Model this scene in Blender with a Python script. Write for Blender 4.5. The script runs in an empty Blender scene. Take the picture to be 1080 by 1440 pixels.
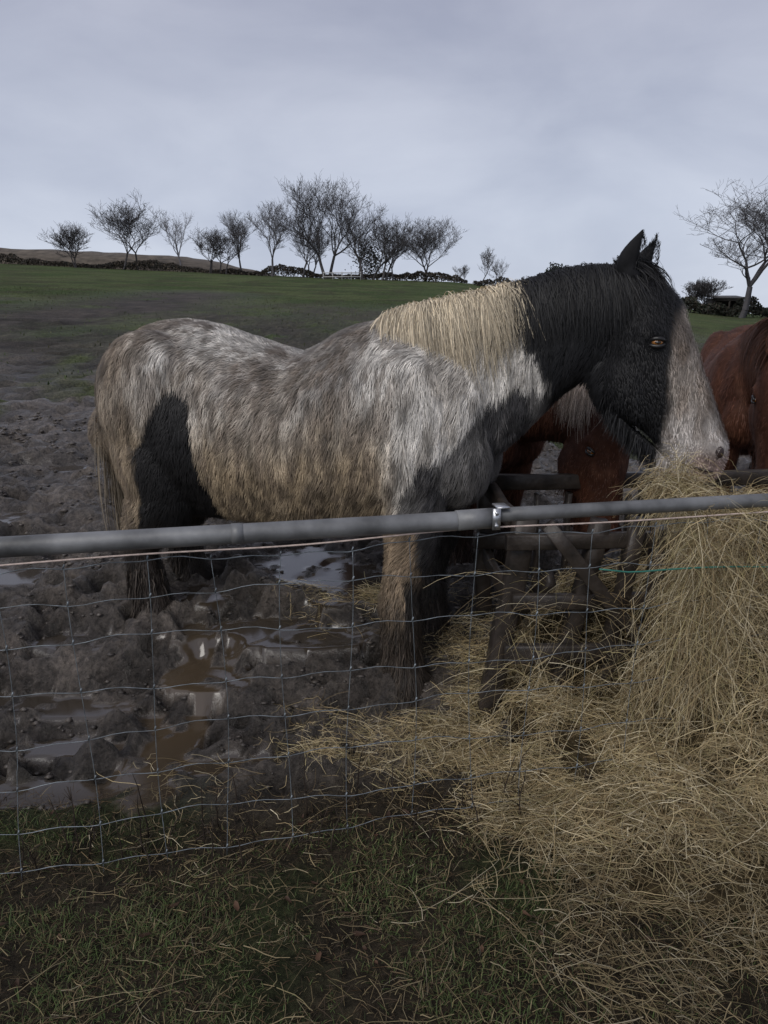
import bpy, math, random
import numpy as np
from mathutils import Vector, Matrix
rng=np.random.default_rng(7); random.seed(7)
scene=bpy.context.scene
scene.view_settings.view_transform='Standard'
scene.view_settings.look='None'
scene.view_settings.exposure=0
# ------------------------------------------------------------ helpers
def sm(a,b,x):
    t=np.clip((x-a)/(b-a),0,1); return t*t*(3-2*t)
def _h(ix,iy,iz,seed):
    n=(ix.astype(np.int64)*374761393+iy.astype(np.int64)*668265263+iz.astype(np.int64)*2147483647+seed*1274126177)&0xffffffff
    n=((n^(n>>13))*1274126177)&0xffffffff
    n=((n^(n>>16))*2246822519)&0xffffffff
    return ((n^(n>>15))&0xffffff)/float(0xffffff)
def vn(x,y,z=None,seed=0):
    x=np.asarray(x,float);y=np.asarray(y,float)
    z=np.zeros_like(x) if z is None else np.asarray(z,float)
    ix,iy,iz=np.floor(x),np.floor(y),np.floor(z)
    fx,fy,fz=x-ix,y-iy,z-iz
    fx,fy,fz=[f*f*(3-2*f) for f in (fx,fy,fz)]
    r=0
    for dx in (0,1):
        for dy in (0,1):
            for dz in (0,1):
                w=(fx if dx else 1-fx)*(fy if dy else 1-fy)*(fz if dz else 1-fz)
                r=r+w*_h(ix+dx,iy+dy,iz+dz,seed)
    return r
def fbm(x,y,z=None,seed=0,o=4):
    t=0;a=.5;n=0;f=1
    for i in range(o):
        t=t+a*vn(np.asarray(x)*f,np.asarray(y)*f,None if z is None else np.asarray(z)*f,seed+i*17)
        n+=a;a*=.5;f*=2.03
    return t/n
def mk(name,V,F,mat=None,col=None,attrs=None,smooth=False,parent=None):
    V=np.asarray(V,np.float32).reshape(-1,3)
    me=bpy.data.meshes.new(name)
    groups=F if isinstance(F,list) else [F]
    groups=[np.asarray(g,np.int32) for g in groups if len(g)]
    me.vertices.add(len(V)); me.vertices.foreach_set('co',V.ravel())
    nl=sum(g.size for g in groups); npoly=sum(len(g) for g in groups)
    me.loops.add(nl); me.polygons.add(npoly)
    me.loops.foreach_set('vertex_index',np.concatenate([g.ravel() for g in groups]))
    tot=np.concatenate([np.full(len(g),g.shape[1],np.int32) for g in groups])
    st=np.concatenate([[0],np.cumsum(tot)[:-1]]).astype(np.int32)
    me.polygons.foreach_set('loop_start',st)
    me.polygons.foreach_set('loop_total',tot)
    if smooth: me.polygons.foreach_set('use_smooth',np.ones(npoly,bool))
    me.update(calc_edges=True)
    if col is not None:
        a=me.color_attributes.new('Col','FLOAT_COLOR','POINT')
        c=np.ones((len(V),4),np.float32); c[:,:3]=col; a.data.foreach_set('color',c.ravel())
    for k,v in (attrs or {}).items():
        a=me.attributes.new(k,'FLOAT','POINT'); a.data.foreach_set('value',np.asarray(v,np.float32))
    if mat: me.materials.append(mat)
    ob=bpy.data.objects.new(name,me); scene.collection.objects.link(ob)
    if parent: ob.parent=parent
    return ob
def empty(name,loc=(0,0,0)):
    e=bpy.data.objects.new(name,None); e.location=loc; e.empty_display_size=.2
    scene.collection.objects.link(e); return e
def ribbons(P,wd,width,taper=1.0):
    N,K,_=P.shape
    t=np.linspace(0,1,K)
    prof=(1-taper*t**1.5)[None,:,None]*width[:,None,None]*.5
    prof=np.maximum(prof,.00025)
    A=P-wd[:,None,:]*prof; B=P+wd[:,None,:]*prof
    V=np.stack([A,B],2).reshape(-1,3)
    base=(np.arange(N)*K*2)[:,None]+(np.arange(K-1)*2)[None,:]
    base=base.ravel()
    F=np.stack([base,base+1,base+3,base+2],1)
    return V,F
def nrm(v): return v/np.maximum(np.linalg.norm(v,axis=-1,keepdims=True),1e-9)
def tube(pts,rad,sides=8,cap=True):
    pts=np.asarray(pts,float); n=len(pts); rad=np.broadcast_to(np.asarray(rad,float),(n,))
    T=nrm(np.gradient(pts,axis=0))
    up=np.array([0,0,1.]) if abs(T[0][2])<.9 else np.array([1.,0,0])
    V=[]
    for i in range(n):
        a=np.cross(T[i],up); a/=np.linalg.norm(a)+1e-9; b=np.cross(a,T[i])
        th=np.arange(sides)*2*np.pi/sides
        V.append(pts[i]+rad[i]*(np.cos(th)[:,None]*a+np.sin(th)[:,None]*b))
    V=np.concatenate(V)
    i=np.arange(sides); j=(i+1)%sides
    F=np.concatenate([np.stack([k*sides+i,k*sides+j,(k+1)*sides+j,(k+1)*sides+i],1) for k in range(n-1)])
    tri=np.zeros((0,3),int)
    if cap:
        V=np.concatenate([V,pts[:1],pts[-1:]]); c0=n*sides
        tri=np.concatenate([np.stack([j,i,np.full(sides,c0)],1),np.stack([(n-1)*sides+i,(n-1)*sides+j,np.full(sides,c0+1)],1)])
    return V,F,tri
class MB:
    def __init__(s): s.V=[];s.Q=[];s.T=[];s.C=[];s.n=0
    def add(s,V,Q=None,T=None,c=None):
        V=np.asarray(V,float).reshape(-1,3)
        s.V.append(V)
        if Q is not None and len(Q): s.Q.append(np.asarray(Q)+s.n)
        if T is not None and len(T): s.T.append(np.asarray(T)+s.n)
        if c is not None:
            s.C.append(np.broadcast_to(np.asarray(c,float),(len(V),3)))
        s.n+=len(V)
    def tube(s,p,r,sides=8,c=None,cap=True):
        V,F,T=tube(p,r,sides,cap); s.add(V,F,T,c)
    def box(s,c,size,R=None,col=None):
        x,y,z=[d/2 for d in size]
        V=np.array([[-x,-y,-z],[x,-y,-z],[x,y,-z],[-x,y,-z],[-x,-y,z],[x,-y,z],[x,y,z],[-x,y,z]])
        if R is not None: V=V@np.array(R).T
        V=V+np.array(c)
        Q=[[0,3,2,1],[4,5,6,7],[0,1,5,4],[1,2,6,5],[2,3,7,6],[3,0,4,7]]
        s.add(V,Q,None,col)
    def make(s,name,mat,smooth=False,parent=None):
        g=[]
        if s.Q: g.append(np.concatenate(s.Q))
        if s.T: g.append(np.concatenate(s.T))
        return mk(name,np.concatenate(s.V),g,mat,np.concatenate(s.C) if s.C else None,None,smooth,parent)
def mat_basic(name,color=None,rough=.8,spec=.5,metal=0,vcol=False,noise=None,bump=None,ior=None):
    m=bpy.data.materials.new(name); m.use_nodes=True; nt=m.node_tree; b=nt.nodes['Principled BSDF']
    b.inputs['Roughness'].default_value=rough; b.inputs['Metallic'].default_value=metal
    b.inputs['Specular IOR Level'].default_value=spec
    if ior: b.inputs['IOR'].default_value=ior
    if vcol:
        s=nt.nodes.new('ShaderNodeVertexColor'); s.layer_name='Col'; src=s.outputs['Color']
    else:
        s=nt.nodes.new('ShaderNodeRGB'); s.outputs[0].default_value=(*color,1); src=s.outputs[0]
    tc=nt.nodes.new('ShaderNodeTexCoord')
    if noise:
        sc,lo,hi=noise
        n=nt.nodes.new('ShaderNodeTexNoise'); n.inputs['Scale'].default_value=sc; n.inputs['Detail'].default_value=6
        nt.links.new(tc.outputs['Object'],n.inputs['Vector'])
        mr=nt.nodes.new('ShaderNodeMapRange'); mr.inputs[1].default_value=.3; mr.inputs[2].default_value=.7
        mr.inputs[3].default_value=lo; mr.inputs[4].default_value=hi
        nt.links.new(n.outputs['Fac'],mr.inputs[0])
        mx=nt.nodes.new('ShaderNodeMix'); mx.data_type='RGBA'; mx.blend_type='MULTIPLY'; mx.inputs[0].default_value=1
        nt.links.new(src,mx.inputs[6]); nt.links.new(mr.outputs[0],mx.inputs[7]); src=mx.outputs[2]
    nt.links.new(src,b.inputs['Base Color'])
    if bump:
        sc,st,di=bump
        n=nt.nodes.new('ShaderNodeTexNoise'); n.inputs['Scale'].default_value=sc; n.inputs['Detail'].default_value=8
        nt.links.new(tc.outputs['Object'],n.inputs['Vector'])
        bp=nt.nodes.new('ShaderNodeBump'); bp.inputs['Strength'].default_value=st; bp.inputs['Distance'].default_value=di
        nt.links.new(n.outputs['Fac'],bp.inputs['Height']); nt.links.new(bp.outputs[0],b.inputs['Normal'])
    return m
# ------------------------------------------------------------ terrain height
def hbase(x,y):
    x=np.asarray(x,float); y=np.asarray(y,float)
    r=x/np.maximum(y,1)
    m=np.interp(r,[-.9,-.6,-.49,-.22,-.055,.09,.22,.34,.45,.6],[.076,.074,.072,.0600,.0535,.049,.037,.022,.010,.006])
    yy=np.minimum(y,118)
    h=m*np.maximum(yy-1.8,0)-.04*np.maximum(y-118,0)
    h=h+.20*sm(2.5,3.3,y)
    h=h+.35*(fbm(x/14,y/14,seed=5)-.5)*sm(10,40,y)
    return h
PUD=[(-.50,3.02,.32,.13),(-.42,3.62,.18,.24),(-.26,2.98,.15,.08),(-.80,2.42,.11,.24),(-.72,2.80,.14,.13),(-1.35,2.62,.30,.07),(-1.13,2.14,.22,.06),
     (-1.30,2.95,.16,.06),(-.05,2.50,.09,.07),(-2.45,4.2,.34,.16),(-2.4,5.4,.28,.10),(-.86,3.32,.14,.12),(-.16,3.45,.16,.24),(-.55,2.30,.12,.06),(-1.9,3.45,.3,.10),(-1.7,6.3,.35,.12),(.5,4.6,.4,.2),(-2.9,3.0,.3,.2),(-.3,4.6,.4,.25),(-1.15,2.38,.16,.05),(-2.1,2.4,.3,.1)]
hoofs=np.stack([rng.uniform(-5.5,2.5,1500),2.15+10*rng.random(1500)**1.4,rng.uniform(.045,.085,1500),rng.uniform(.03,.075,1500)],1)
def mudh(x,y):
    b=hbase(x,y)
    mud=sm(1.98,2.3,y+.25*(fbm(x*2,y*2,seed=3)-.5)-.12*sm(-.3,.3,x))
    fade=1-sm(14,36,y)
    rid=1-np.abs(fbm(x*7,y*7,seed=21,o=5)-.5)*4
    n=(fbm(x*5,y*5,seed=11,o=6)-.5)*.15+np.clip(rid,-.5,1)*.030-.012+(fbm(x*24,y*24,seed=23,o=3)-.5)*.055*(1-sm(4.5,7,y))
    nb=(fbm(x*1.6,y*1.6,seed=31)-.5)*.13
    z=b+mud*fade*(n+nb)+(1-mud)*(fbm(x*6,y*6,seed=41)-.5)*.04+ (1-fade)*(fbm(x*1.5,y*1.5,seed=51)-.5)*.10
    near=(y>2)&(y<13)&(np.abs(x)<6)
    idx=np.where(near.ravel())[0]
    zr=z.ravel().copy(); xr=x.ravel()[idx]; yr=y.ravel()[idx]; add=np.zeros(len(idx))
    for hx,hy,hr,hd in hoofs:
        k=np.where((np.abs(xr-hx)<hr*2.2)&(np.abs(yr-hy)<hr*2.2))[0]
        if len(k):
            d=np.hypot(xr[k]-hx,(yr[k]-hy))/hr
            add[k]+=-hd*(1-sm(.6,1.1,d))+hd*.35*np.exp(-((d-1.35)/.3)**2)
    zr[idx]+=add*mud.ravel()[idx]
    z=zr.reshape(z.shape)
    wet=np.zeros_like(z)
    for px,py,rx,ry in PUD:
        e=((x-px)/rx)**2+((y-py)/ry)**2+2.6*(fbm(x*7,y*7,seed=61)-.5)
        lvl=float(hbase(px,py))-.013
        dep=1-sm(.5,2.2,e)
        z=z*(1-dep)+(lvl+(z-b)*.62-.020)*dep
        w=(e<2.2)&(z<lvl)
        z=np.where(w,lvl,z); wet=np.where(w,1,wet)
    return z,wet,mud
xs=[0]; 
d=.021
while xs[-1]<420:
    if xs[-1]>2.1: d*=1.045
    xs.append(xs[-1]+d)
xs=np.array(xs); xs=np.concatenate([-xs[:0:-1],xs])
ys=[1.0]; d=.019
while ys[-1]<420:
    if ys[-1]>4.6: d*=1.02
    ys.append(ys[-1]+d)
ys=np.concatenate([np.linspace(-40,.8,16),ys])
X,Y=np.meshgrid(xs,ys)
Z,WET,MUD=mudh(X,Y)
nx,ny=len(xs),len(ys)
i=np.arange(ny-1)[:,None]*nx+np.arange(nx-1)[None,:]; i=i.ravel()
F=np.stack([i,i+1,i+nx+1,i+nx],1)
def lerp(a,b,t): return a*(1-t[...,None])+np.asarray(b)*t[...,None]
n1=fbm(X*1.3,Y*1.3,seed=71);n2=fbm(X*8,Y*8,seed=72);n3=fbm(X/3,Y/3,seed=73)
mudc=lerp(np.ones(X.shape+(3,))*np.array([.078,.067,.058]),[.125,.105,.088],sm(.35,.7,n2))
mudc=lerp(mudc,[.044,.038,.033],sm(.45,.7,n1)*.7)
front=lerp(np.ones(X.shape+(3,))*np.array([.050,.040,.026]),[.045,.052,.022],sm(.45,.65,fbm(X*3,Y*3,seed=74)))
field=lerp(np.ones(X.shape+(3,))*np.array([.062,.088,.034]),[.095,.115,.050],sm(.35,.65,n3))
field=lerp(field,[.060,.056,.036],sm(.5,.7,fbm(X/1.2,Y/2.5,seed=75))*.6)
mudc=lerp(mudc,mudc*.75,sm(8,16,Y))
tr=np.exp(-((X+8.6)/(1.6+.02*Y))**2)*(sm(10,13,Y)*(1-sm(36,44,Y)))
g=sm(7.0,19,Y+7*(fbm(X/1.0,Y/2.2,seed=76)-.5)+3.0*np.clip(-(X+4)/4,-1,1.5))
g=g*(1-.6*sm(-8.6,-7.6,X+(fbm(X/2,Y/4,seed=79)-.5)*2)*(1-sm(19,36,Y)))
g=np.clip(g-tr*1.0*sm(.2,.4,fbm(X/1.5,Y/3,seed=78)),0,1)
g=np.maximum(g,sm(.50,.58,fbm(X*1.2,Y*.7,seed=77))*sm(4.3,7.5,Y)*.85*(1-tr))
g=g*(.50+.50*sm(.38,.52,fbm(X*.9,Y*.5,seed=83)+.3*sm(22,36,Y)))
col=lerp(mudc,0*mudc+field,g)
col=np.where((Y>1.9)[...,None]|(MUD[...,None]>.99),col,front)
col=col*MUD[...,None]+front*(1-MUD[...,None])
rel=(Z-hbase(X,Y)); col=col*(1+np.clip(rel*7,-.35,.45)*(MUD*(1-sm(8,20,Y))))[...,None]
col=np.where(WET[...,None]>.5,np.array([.046,.037,.028])+0*col,col)
brown=np.exp(-(((X+.8)/.25)**2+((Y-2.6)/.45)**2))
col=np.where(WET[...,None]>.5,col+brown[...,None]*np.array([.040,.025,.010]),col)
def ground_mat():
    m=bpy.data.materials.new('ground_mud_grass'); m.use_nodes=True; nt=m.node_tree; b=nt.nodes['Principled BSDF']
    L=nt.links.new
    vc=nt.nodes.new('ShaderNodeVertexColor'); vc.layer_name='Col'
    aw=nt.nodes.new('ShaderNodeAttribute'); aw.attribute_name='wet'
    ag=nt.nodes.new('ShaderNodeAttribute'); ag.attribute_name='grass'
    tc=nt.nodes.new('ShaderNodeTexCoord')
    n=nt.nodes.new('ShaderNodeTexNoise'); n.inputs['Scale'].default_value=38; n.inputs['Detail'].default_value=12; n.inputs['Roughness'].default_value=.75
    L(tc.outputs['Object'],n.inputs['Vector'])
    mr=nt.nodes.new('ShaderNodeMapRange'); mr.inputs[1].default_value=.36; mr.inputs[2].default_value=.64; mr.inputs[3].default_value=.35; mr.inputs[4].default_value=1.6
    L(n.outputs['Fac'],mr.inputs[0])
    nb=nt.nodes.new('ShaderNodeTexNoise'); nb.inputs['Scale'].default_value=5; nb.inputs['Detail'].default_value=12; nb.inputs['Roughness'].default_value=.7
    L(tc.outputs['Object'],nb.inputs['Vector'])
    mr2=nt.nodes.new('ShaderNodeMapRange'); mr2.inputs[1].default_value=.35; mr2.inputs[2].default_value=.65; mr2.inputs[3].default_value=.6; mr2.inputs[4].default_value=1.35
    L(nb.outputs['Fac'],mr2.inputs[0])
    mu=nt.nodes.new('ShaderNodeMath'); mu.operation='MULTIPLY'; L(mr.outputs[0],mu.inputs[0]); L(mr2.outputs[0],mu.inputs[1])
    one=nt.nodes.new('ShaderNodeMix'); one.data_type='FLOAT'; L(aw.outputs['Fac'],one.inputs[0]); L(mu.outputs[0],one.inputs[2]); one.inputs[3].default_value=1
    mx=nt.nodes.new('ShaderNodeMix'); mx.data_type='RGBA'; mx.blend_type='MULTIPLY'; mx.inputs[0].default_value=1
    L(vc.outputs['Color'],mx.inputs[6]); L(one.outputs[0],mx.inputs[7]); L(mx.outputs[2],b.inputs['Base Color'])
    rr=nt.nodes.new('ShaderNodeMapRange'); rr.inputs[1].default_value=.35; rr.inputs[2].default_value=.65; rr.inputs[3].default_value=.20; rr.inputs[4].default_value=.6
    L(nb.outputs['Fac'],rr.inputs[0])
    rg=nt.nodes.new('ShaderNodeMix'); rg.data_type='FLOAT'; L(ag.outputs['Fac'],rg.inputs[0]); L(rr.outputs[0],rg.inputs[2]); rg.inputs[3].default_value=.95
    rw=nt.nodes.new('ShaderNodeMix'); rw.data_type='FLOAT'; L(aw.outputs['Fac'],rw.inputs[0]); L(rg.outputs[0],rw.inputs[2]); rw.inputs[3].default_value=.13
    L(rw.outputs[0],b.inputs['Roughness'])
    io=nt.nodes.new('ShaderNodeMix'); io.data_type='FLOAT'; L(aw.outputs['Fac'],io.inputs[0]); io.inputs[2].default_value=1.5; io.inputs[3].default_value=1.7
    L(io.outputs[0],b.inputs['IOR'])
    sp=nt.nodes.new('ShaderNodeMix'); sp.data_type='FLOAT'; L(ag.outputs['Fac'],sp.inputs[0]); sp.inputs[2].default_value=.6; sp.inputs[3].default_value=.05
    L(sp.outputs[0],b.inputs['Specular IOR Level'])
    bp=nt.nodes.new('ShaderNodeBump'); bp.inputs['Distance'].default_value=.035
    inv=nt.nodes.new('ShaderNodeMapRange'); inv.inputs[3].default_value=1.0; inv.inputs[4].default_value=.02
    L(aw.outputs['Fac'],inv.inputs[0]); L(inv.outputs[0],bp.inputs['Strength'])
    ad=nt.nodes.new('ShaderNodeMath'); ad.operation='MULTIPLY_ADD'; ad.inputs[1].default_value=2.0; L(nb.outputs['Fac'],ad.inputs[0]); L(n.outputs['Fac'],ad.inputs[2])
    L(ad.outputs[0],bp.inputs['Height']); L(bp.outputs[0],b.inputs['Normal'])
    return m
gr=np.maximum(g*MUD,(1-MUD)*.8)
gr_r=np.maximum(gr,.75*sm(6,14,Y))
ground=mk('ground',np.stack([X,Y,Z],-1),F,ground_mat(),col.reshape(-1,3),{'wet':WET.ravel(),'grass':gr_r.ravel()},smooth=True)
def gz(x,y):
    x=np.asarray(x,float);y=np.asarray(y,float)
    ix=np.clip(np.searchsorted(xs,x)-1,0,nx-2); iy=np.clip(np.searchsorted(ys,y)-1,0,ny-2)
    fx=(x-xs[ix])/(xs[ix+1]-xs[ix]); fy=(y-ys[iy])/(ys[iy+1]-ys[iy])
    return (Z[iy,ix]*(1-fx)+Z[iy,ix+1]*fx)*(1-fy)+(Z[iy+1,ix]*(1-fx)+Z[iy+1,ix+1]*fx)*fy
# ------------------------------------------------------------ horses
M_fur=mat_basic('horse_coat',rough=.55,spec=.35,vcol=True)
M_hide=mat_basic('horse_hide',rough=.7,spec=.2,vcol=True,noise=(40,.7,1.15))
M_blackwet=mat_basic('wet_eyelid',(.012,.011,.011),rough=.35,spec=.5)
M_eye=mat_basic('eye_amber',(.34,.13,.02),rough=.05,spec=1)
M_pupil=mat_basic('eye_pupil',(.004,.004,.004),rough=.03,spec=1)
M_nostril=mat_basic('nostril',(.03,.018,.016),rough=.5)
def loft(rings,sides=28):
    R=np.array([r[:4] for r in rings],float); w0=np.array([r[4] if len(r)>4 else 0 for r in rings],float)
    C=np.stack([R[:,0],w0,R[:,1]],1)
    T=nrm(np.gradient(C,axis=0)*np.array([1,0,1]))
    V=[]
    th=np.arange(sides)*2*np.pi/sides
    for c,t,r in zip(C,T,R):
        p=np.array([-t[2],0,t[0]])
        V.append(c+np.cos(th)[:,None]*p*r[2]+np.sin(th)[:,None]*np.array([0,1,0])*r[3])
    n=len(R); V=np.concatenate(V)
    i=np.arange(sides); j=(i+1)%sides
    Fq=np.concatenate([np.stack([k*sides+i,k*sides+j,(k+1)*sides+j,(k+1)*sides+i],1) for k in range(n-1)])
    V=np.concatenate([V,C[:1],C[-1:]]); c0=n*sides
    Tt=np.concatenate([np.stack([j,i,np.full(sides,c0)],1),np.stack([(n-1)*sides+i,(n-1)*sides+j,np.full(sides,c0+1)],1)])
    return V,Fq,Tt
def interp_rings(rings,k=4):
    R=np.array([list(r)+[0]*(5-len(r)) for r in rings],float)
    n=len(R); tt=np.linspace(0,n-1,(n-1)*k+1)
    out=[]
    for q in tt:
        i=min(int(q),n-2); f=q-i
        p0=R[max(i-1,0)];p1=R[i];p2=R[i+1];p3=R[min(i+2,n-1)]
        out.append(.5*((2*p1)+(-p0+p2)*f+(2*p0-5*p1+4*p2-p3)*f*f+(-p0+3*p1-3*p2+p3)*f**3))
    return out
TRUNK=[(-1.45,1.16,.09,.07),(-1.41,1.10,.22,.17),(-1.30,1.10,.345,.26),(-1.08,1.11,.415,.315),(-.80,1.07,.385,.345),(-.51,1.035,.355,.36),(-.34,1.075,.37,.35),(-.14,1.13,.395,.30),(.05,1.11,.36,.26),(.17,1.06,.28,.21),(.25,1.04,.15,.12)]
NECK=[(-.12,1.20,.33,.20),(.08,1.27,.325,.165),(.25,1.36,.275,.13),(.42,1.45,.215,.105),(.58,1.51,.19,.10),(.70,1.53,.165,.095)]
HEAD=[(.68,1.66,.07,.06),(.715,1.60,.115,.09),(.755,1.53,.150,.11),(.78,1.43,.163,.118),(.825,1.32,.163,.108),(.895,1.22,.138,.082),(.950,1.13,.112,.070),(.985,1.065,.106,.074),(1.008,1.015,.090,.066),(1.02,.980,.050,.042)]
CHEEK=[(.66,1.42,.06,.06),(.70,1.36,.12,.115),(.745,1.29,.13,.118),(.80,1.22,.09,.095),(.84,1.17,.05,.06)]
def legs(front=0,stag=.03):
    L=[]
    for w,ds in ((-.165,0),(.165,stag)):
        L.append([(.0+ds,.98,.14,.09,w*.9),(.0+ds,.82,.12,.09,w),(-.02+ds,.66,.090,.074,w),(-.05+ds,.50,.070,.062,w),(-.055+ds,.42,.077,.068,w),(-.05+ds,.34,.066,.060,w),(-.045+ds,.2,.066,.062,w),(-.03+ds,.12,.082,.075,w),(-.005+ds,.04,.095,.085,w),(.0+ds,-.04,.105,.10,w)])
    for w,ds in ((-.19,0),(.19,-.04)):
        L.append([(-1.12+ds,1.15,.24,.14,w*.85),(-1.11+ds,.95,.215,.13,w),(-1.12+ds,.80,.17,.11,w),(-1.18+ds,.68,.115,.085,w),(-1.235+ds,.57,.084,.068,w),(-1.225+ds,.48,.070,.060,w),(-1.20+ds,.36,.068,.060,w),(-1.185+ds,.28,.08,.074,w),(-1.17+ds,.18,.09,.08,w),(-1.16+ds,.08,.10,.09,w)])
    return L
def make_horse(name,origin,yaw,scale,coat,neck=NECK,headrot=0,poll=(.70,1.58),nfur=90000,mane=None,manelen=1.0,tailcol=(.3,.25,.17),feather=None,mainhorse=False):
    root=empty(name,origin); root.rotation_euler=(0,0,yaw); root.scale=(scale,)*3
    ca,sa=math.cos(headrot),math.sin(headrot)
    def HT(p):
        p=np.asarray(p,float).reshape(-1,3).copy()
        ds=p[:,0]-.70; dz=p[:,2]-1.58
        p[:,0]=poll[0]+ds*ca-dz*sa; p[:,2]=poll[1]+ds*sa+dz*ca
        return p
    mb=MB()
    for rings in [TRUNK,neck]+legs():
        V,Q,T=loft(interp_rings(rings)); mb.add(V,Q,T)
    for rings in (HEAD,CHEEK):
        V,Q,T=loft(interp_rings(rings)); mb.add(HT(V),Q,T)
    def ell(c,r,head=False):
        u=np.linspace(0,np.pi,13); v=np.linspace(0,2*np.pi,17)[:-1]
        P=np.array([[c[0]+r[0]*math.sin(a)*math.cos(b),c[1]+r[1]*math.sin(a)*math.sin(b),c[2]+r[2]*math.cos(a)] for a in u for b in v])
        Q=[[a*16+b,a*16+(b+1)%16,(a+1)*16+(b+1)%16,(a+1)*16+b] for a in range(12) for b in range(16)]
        mb.add(HT(P) if head else P,Q)
    for w in (-1,1):
        ell((-.03,w*.20,1.12),(.17,.10,.30)); ell((.15,w*.10,1.0),(.13,.12,.17)); ell((-1.12,w*.20,1.20),(.25,.14,.28))
        ell((.815,w*.085,1.475),(.045,.035,.03),True); ell((.78,w*.10,1.49),(.05,.03,.03),True)
        ell((1.030,w*.050,1.085),(.050,.036,.050),True)
    ell((1.0,0,1.02),(.085,.070,.062),True); ell((.945,0,1.015),(.075,.055,.045),True)
    o=mb.make('tmp',None)
    o.modifiers.new('r','REMESH').mode='VOXEL'; o.modifiers['r'].voxel_size=.0125
    s_=o.modifiers.new('s','SMOOTH'); s_.factor=.5; s_.iterations=6
    dg=bpy.context.evaluated_depsgraph_get(); dg.update()
    me=bpy.data.meshes.new_from_object(o.evaluated_get(dg))
    bpy.data.objects.remove(o)
    n=len(me.vertices); V=np.zeros(n*3); me.vertices.foreach_get('co',V); V=V.reshape(-1,3)
    Nn=np.zeros(n*3); me.vertices.foreach_get('normal',Nn); Nn=Nn.reshape(-1,3)
    V=V+Nn*((fbm(V[:,0]*7,V[:,1]*7,V[:,2]*7,seed=90)-.5)*.022)[:,None]
    me.vertices.foreach_set('co',V.ravel())
    me.polygons.foreach_set('use_smooth',np.ones(len(me.polygons),bool))
    def headmask(P):
        ds=P[:,0]-poll[0]; dz=P[:,2]-poll[1]
        return .70+ds*ca+dz*sa, 1.58-ds*sa+dz*ca
    def coatc(P):
        hs,hz=headmask(P)
        return coat(P,hs,hz)
    me.update()
    a=me.color_attributes.new('Col','FLOAT_COLOR','POINT'); c=np.ones((n,4)); c[:,:3]=coatc(V)*.58; a.data.foreach_set('color',c.astype(np.float32).ravel())
    me.materials.append(M_hide); me.name='body'
    body=bpy.data.objects.new('body',me); scene.collection.objects.link(body); body.parent=root
    me.calc_loop_triangles()
    nt=len(me.loop_triangles); tri=np.zeros(nt*3,np.int32); me.loop_triangles.foreach_get('vertices',tri); tri=tri.reshape(-1,3)
    A,B,C=V[tri[:,0]],V[tri[:,1]],V[tri[:,2]]
    area=np.linalg.norm(np.cross(B-A,C-A),axis=1); 
    pick=rng.choice(nt,nfur,p=area/area.sum())
    u=rng.random(nfur);v=rng.random(nfur); f=u+v>1; u[f]=1-u[f]; v[f]=1-v[f]
    P=A[pick]*(1-u-v)[:,None]+B[pick]*u[:,None]+C[pick]*v[:,None]
    N=nrm(Nn[tri[pick,0]]*(1-u-v)[:,None]+Nn[tri[pick,1]]*u[:,None]+Nn[tri[pick,2]]*v[:,None])
    hs,hz=headmask(P)
    ish=(hs>.66)&(hz>.9)&(P[:,0]>poll[0]-.15)
    D=np.tile(np.array([-.40,0,-1.]),(nfur,1))
    top=sm(.35,.8,N[:,2]); D[:,0]-=top*1.2
    rump=sm(-1.0,-1.3,P[:,0]); D[:,0]-=rump*.2
    leg=P[:,2]<.62; D[leg]=[-.12,0,-1]
    hd=np.array([.434*ca+.9*sa,0,.434*sa-.9*ca])
    D[ish]=hd
    ang=(fbm(P[:,0]*3,P[:,1]*3,P[:,2]*3,seed=95)-.5)*1.7+(fbm(P[:,0]*26,P[:,1]*26,P[:,2]*9,seed=96)-.5)*1.0
    D=nrm(D-N*np.sum(D*N,1,keepdims=True))
    S=np.cross(N,D); ang=ang+rng.normal(0,.15,nfur)
    D=D*np.cos(ang)[:,None]+S*np.sin(ang)[:,None]; S=np.cross(N,D)
    L=rng.uniform(.026,.050,nfur); L[ish]*=.5
    low=sm(.46,.25,P[:,2]); L=L*(1+1.0*low)
    bel=(P[:,2]<.85)&(N[:,2]<-.2)&(P[:,2]>.6); L[bel]*=1.35
    zmuz=(hz<1.12)&ish; L[zmuz]*=.35
    L[(np.hypot(hs-.812,hz-1.455)<.035)&ish]*=.2
    lift=(.004+.004*rng.random(nfur))+.014*low*rng.random(nfur)+.012*((P[:,2]<.8)&(P[:,2]>.3))*rng.random(nfur)
    g_=np.zeros((nfur,3)); g_[:,2]=-1
    p0=P-N*.003; p1=P+D*(L*.5)[:,None]+N*lift[:,None]; p2=P+D*L[:,None]+N*(lift*.7)[:,None]+g_*(L*.12)[:,None]
    PP=np.stack([p0,p1,p2],1)
    W=rng.uniform(.0014,.0036,nfur); W[ish]*=.7
    Vr,Fr=ribbons(PP,S,W,.92)
    cc=coatc(P)
    clump=fbm(P[:,0]*48,P[:,1]*48,P[:,2]*9,seed=97,o=2)
    br=(.22+1.56*clump)*rng.uniform(.65,1.35,nfur)
    cc=cc*br[:,None]
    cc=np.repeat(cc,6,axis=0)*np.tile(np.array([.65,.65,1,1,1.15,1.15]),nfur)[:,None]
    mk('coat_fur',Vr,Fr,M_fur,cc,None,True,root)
    # ears
    mbE=MB()
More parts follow.
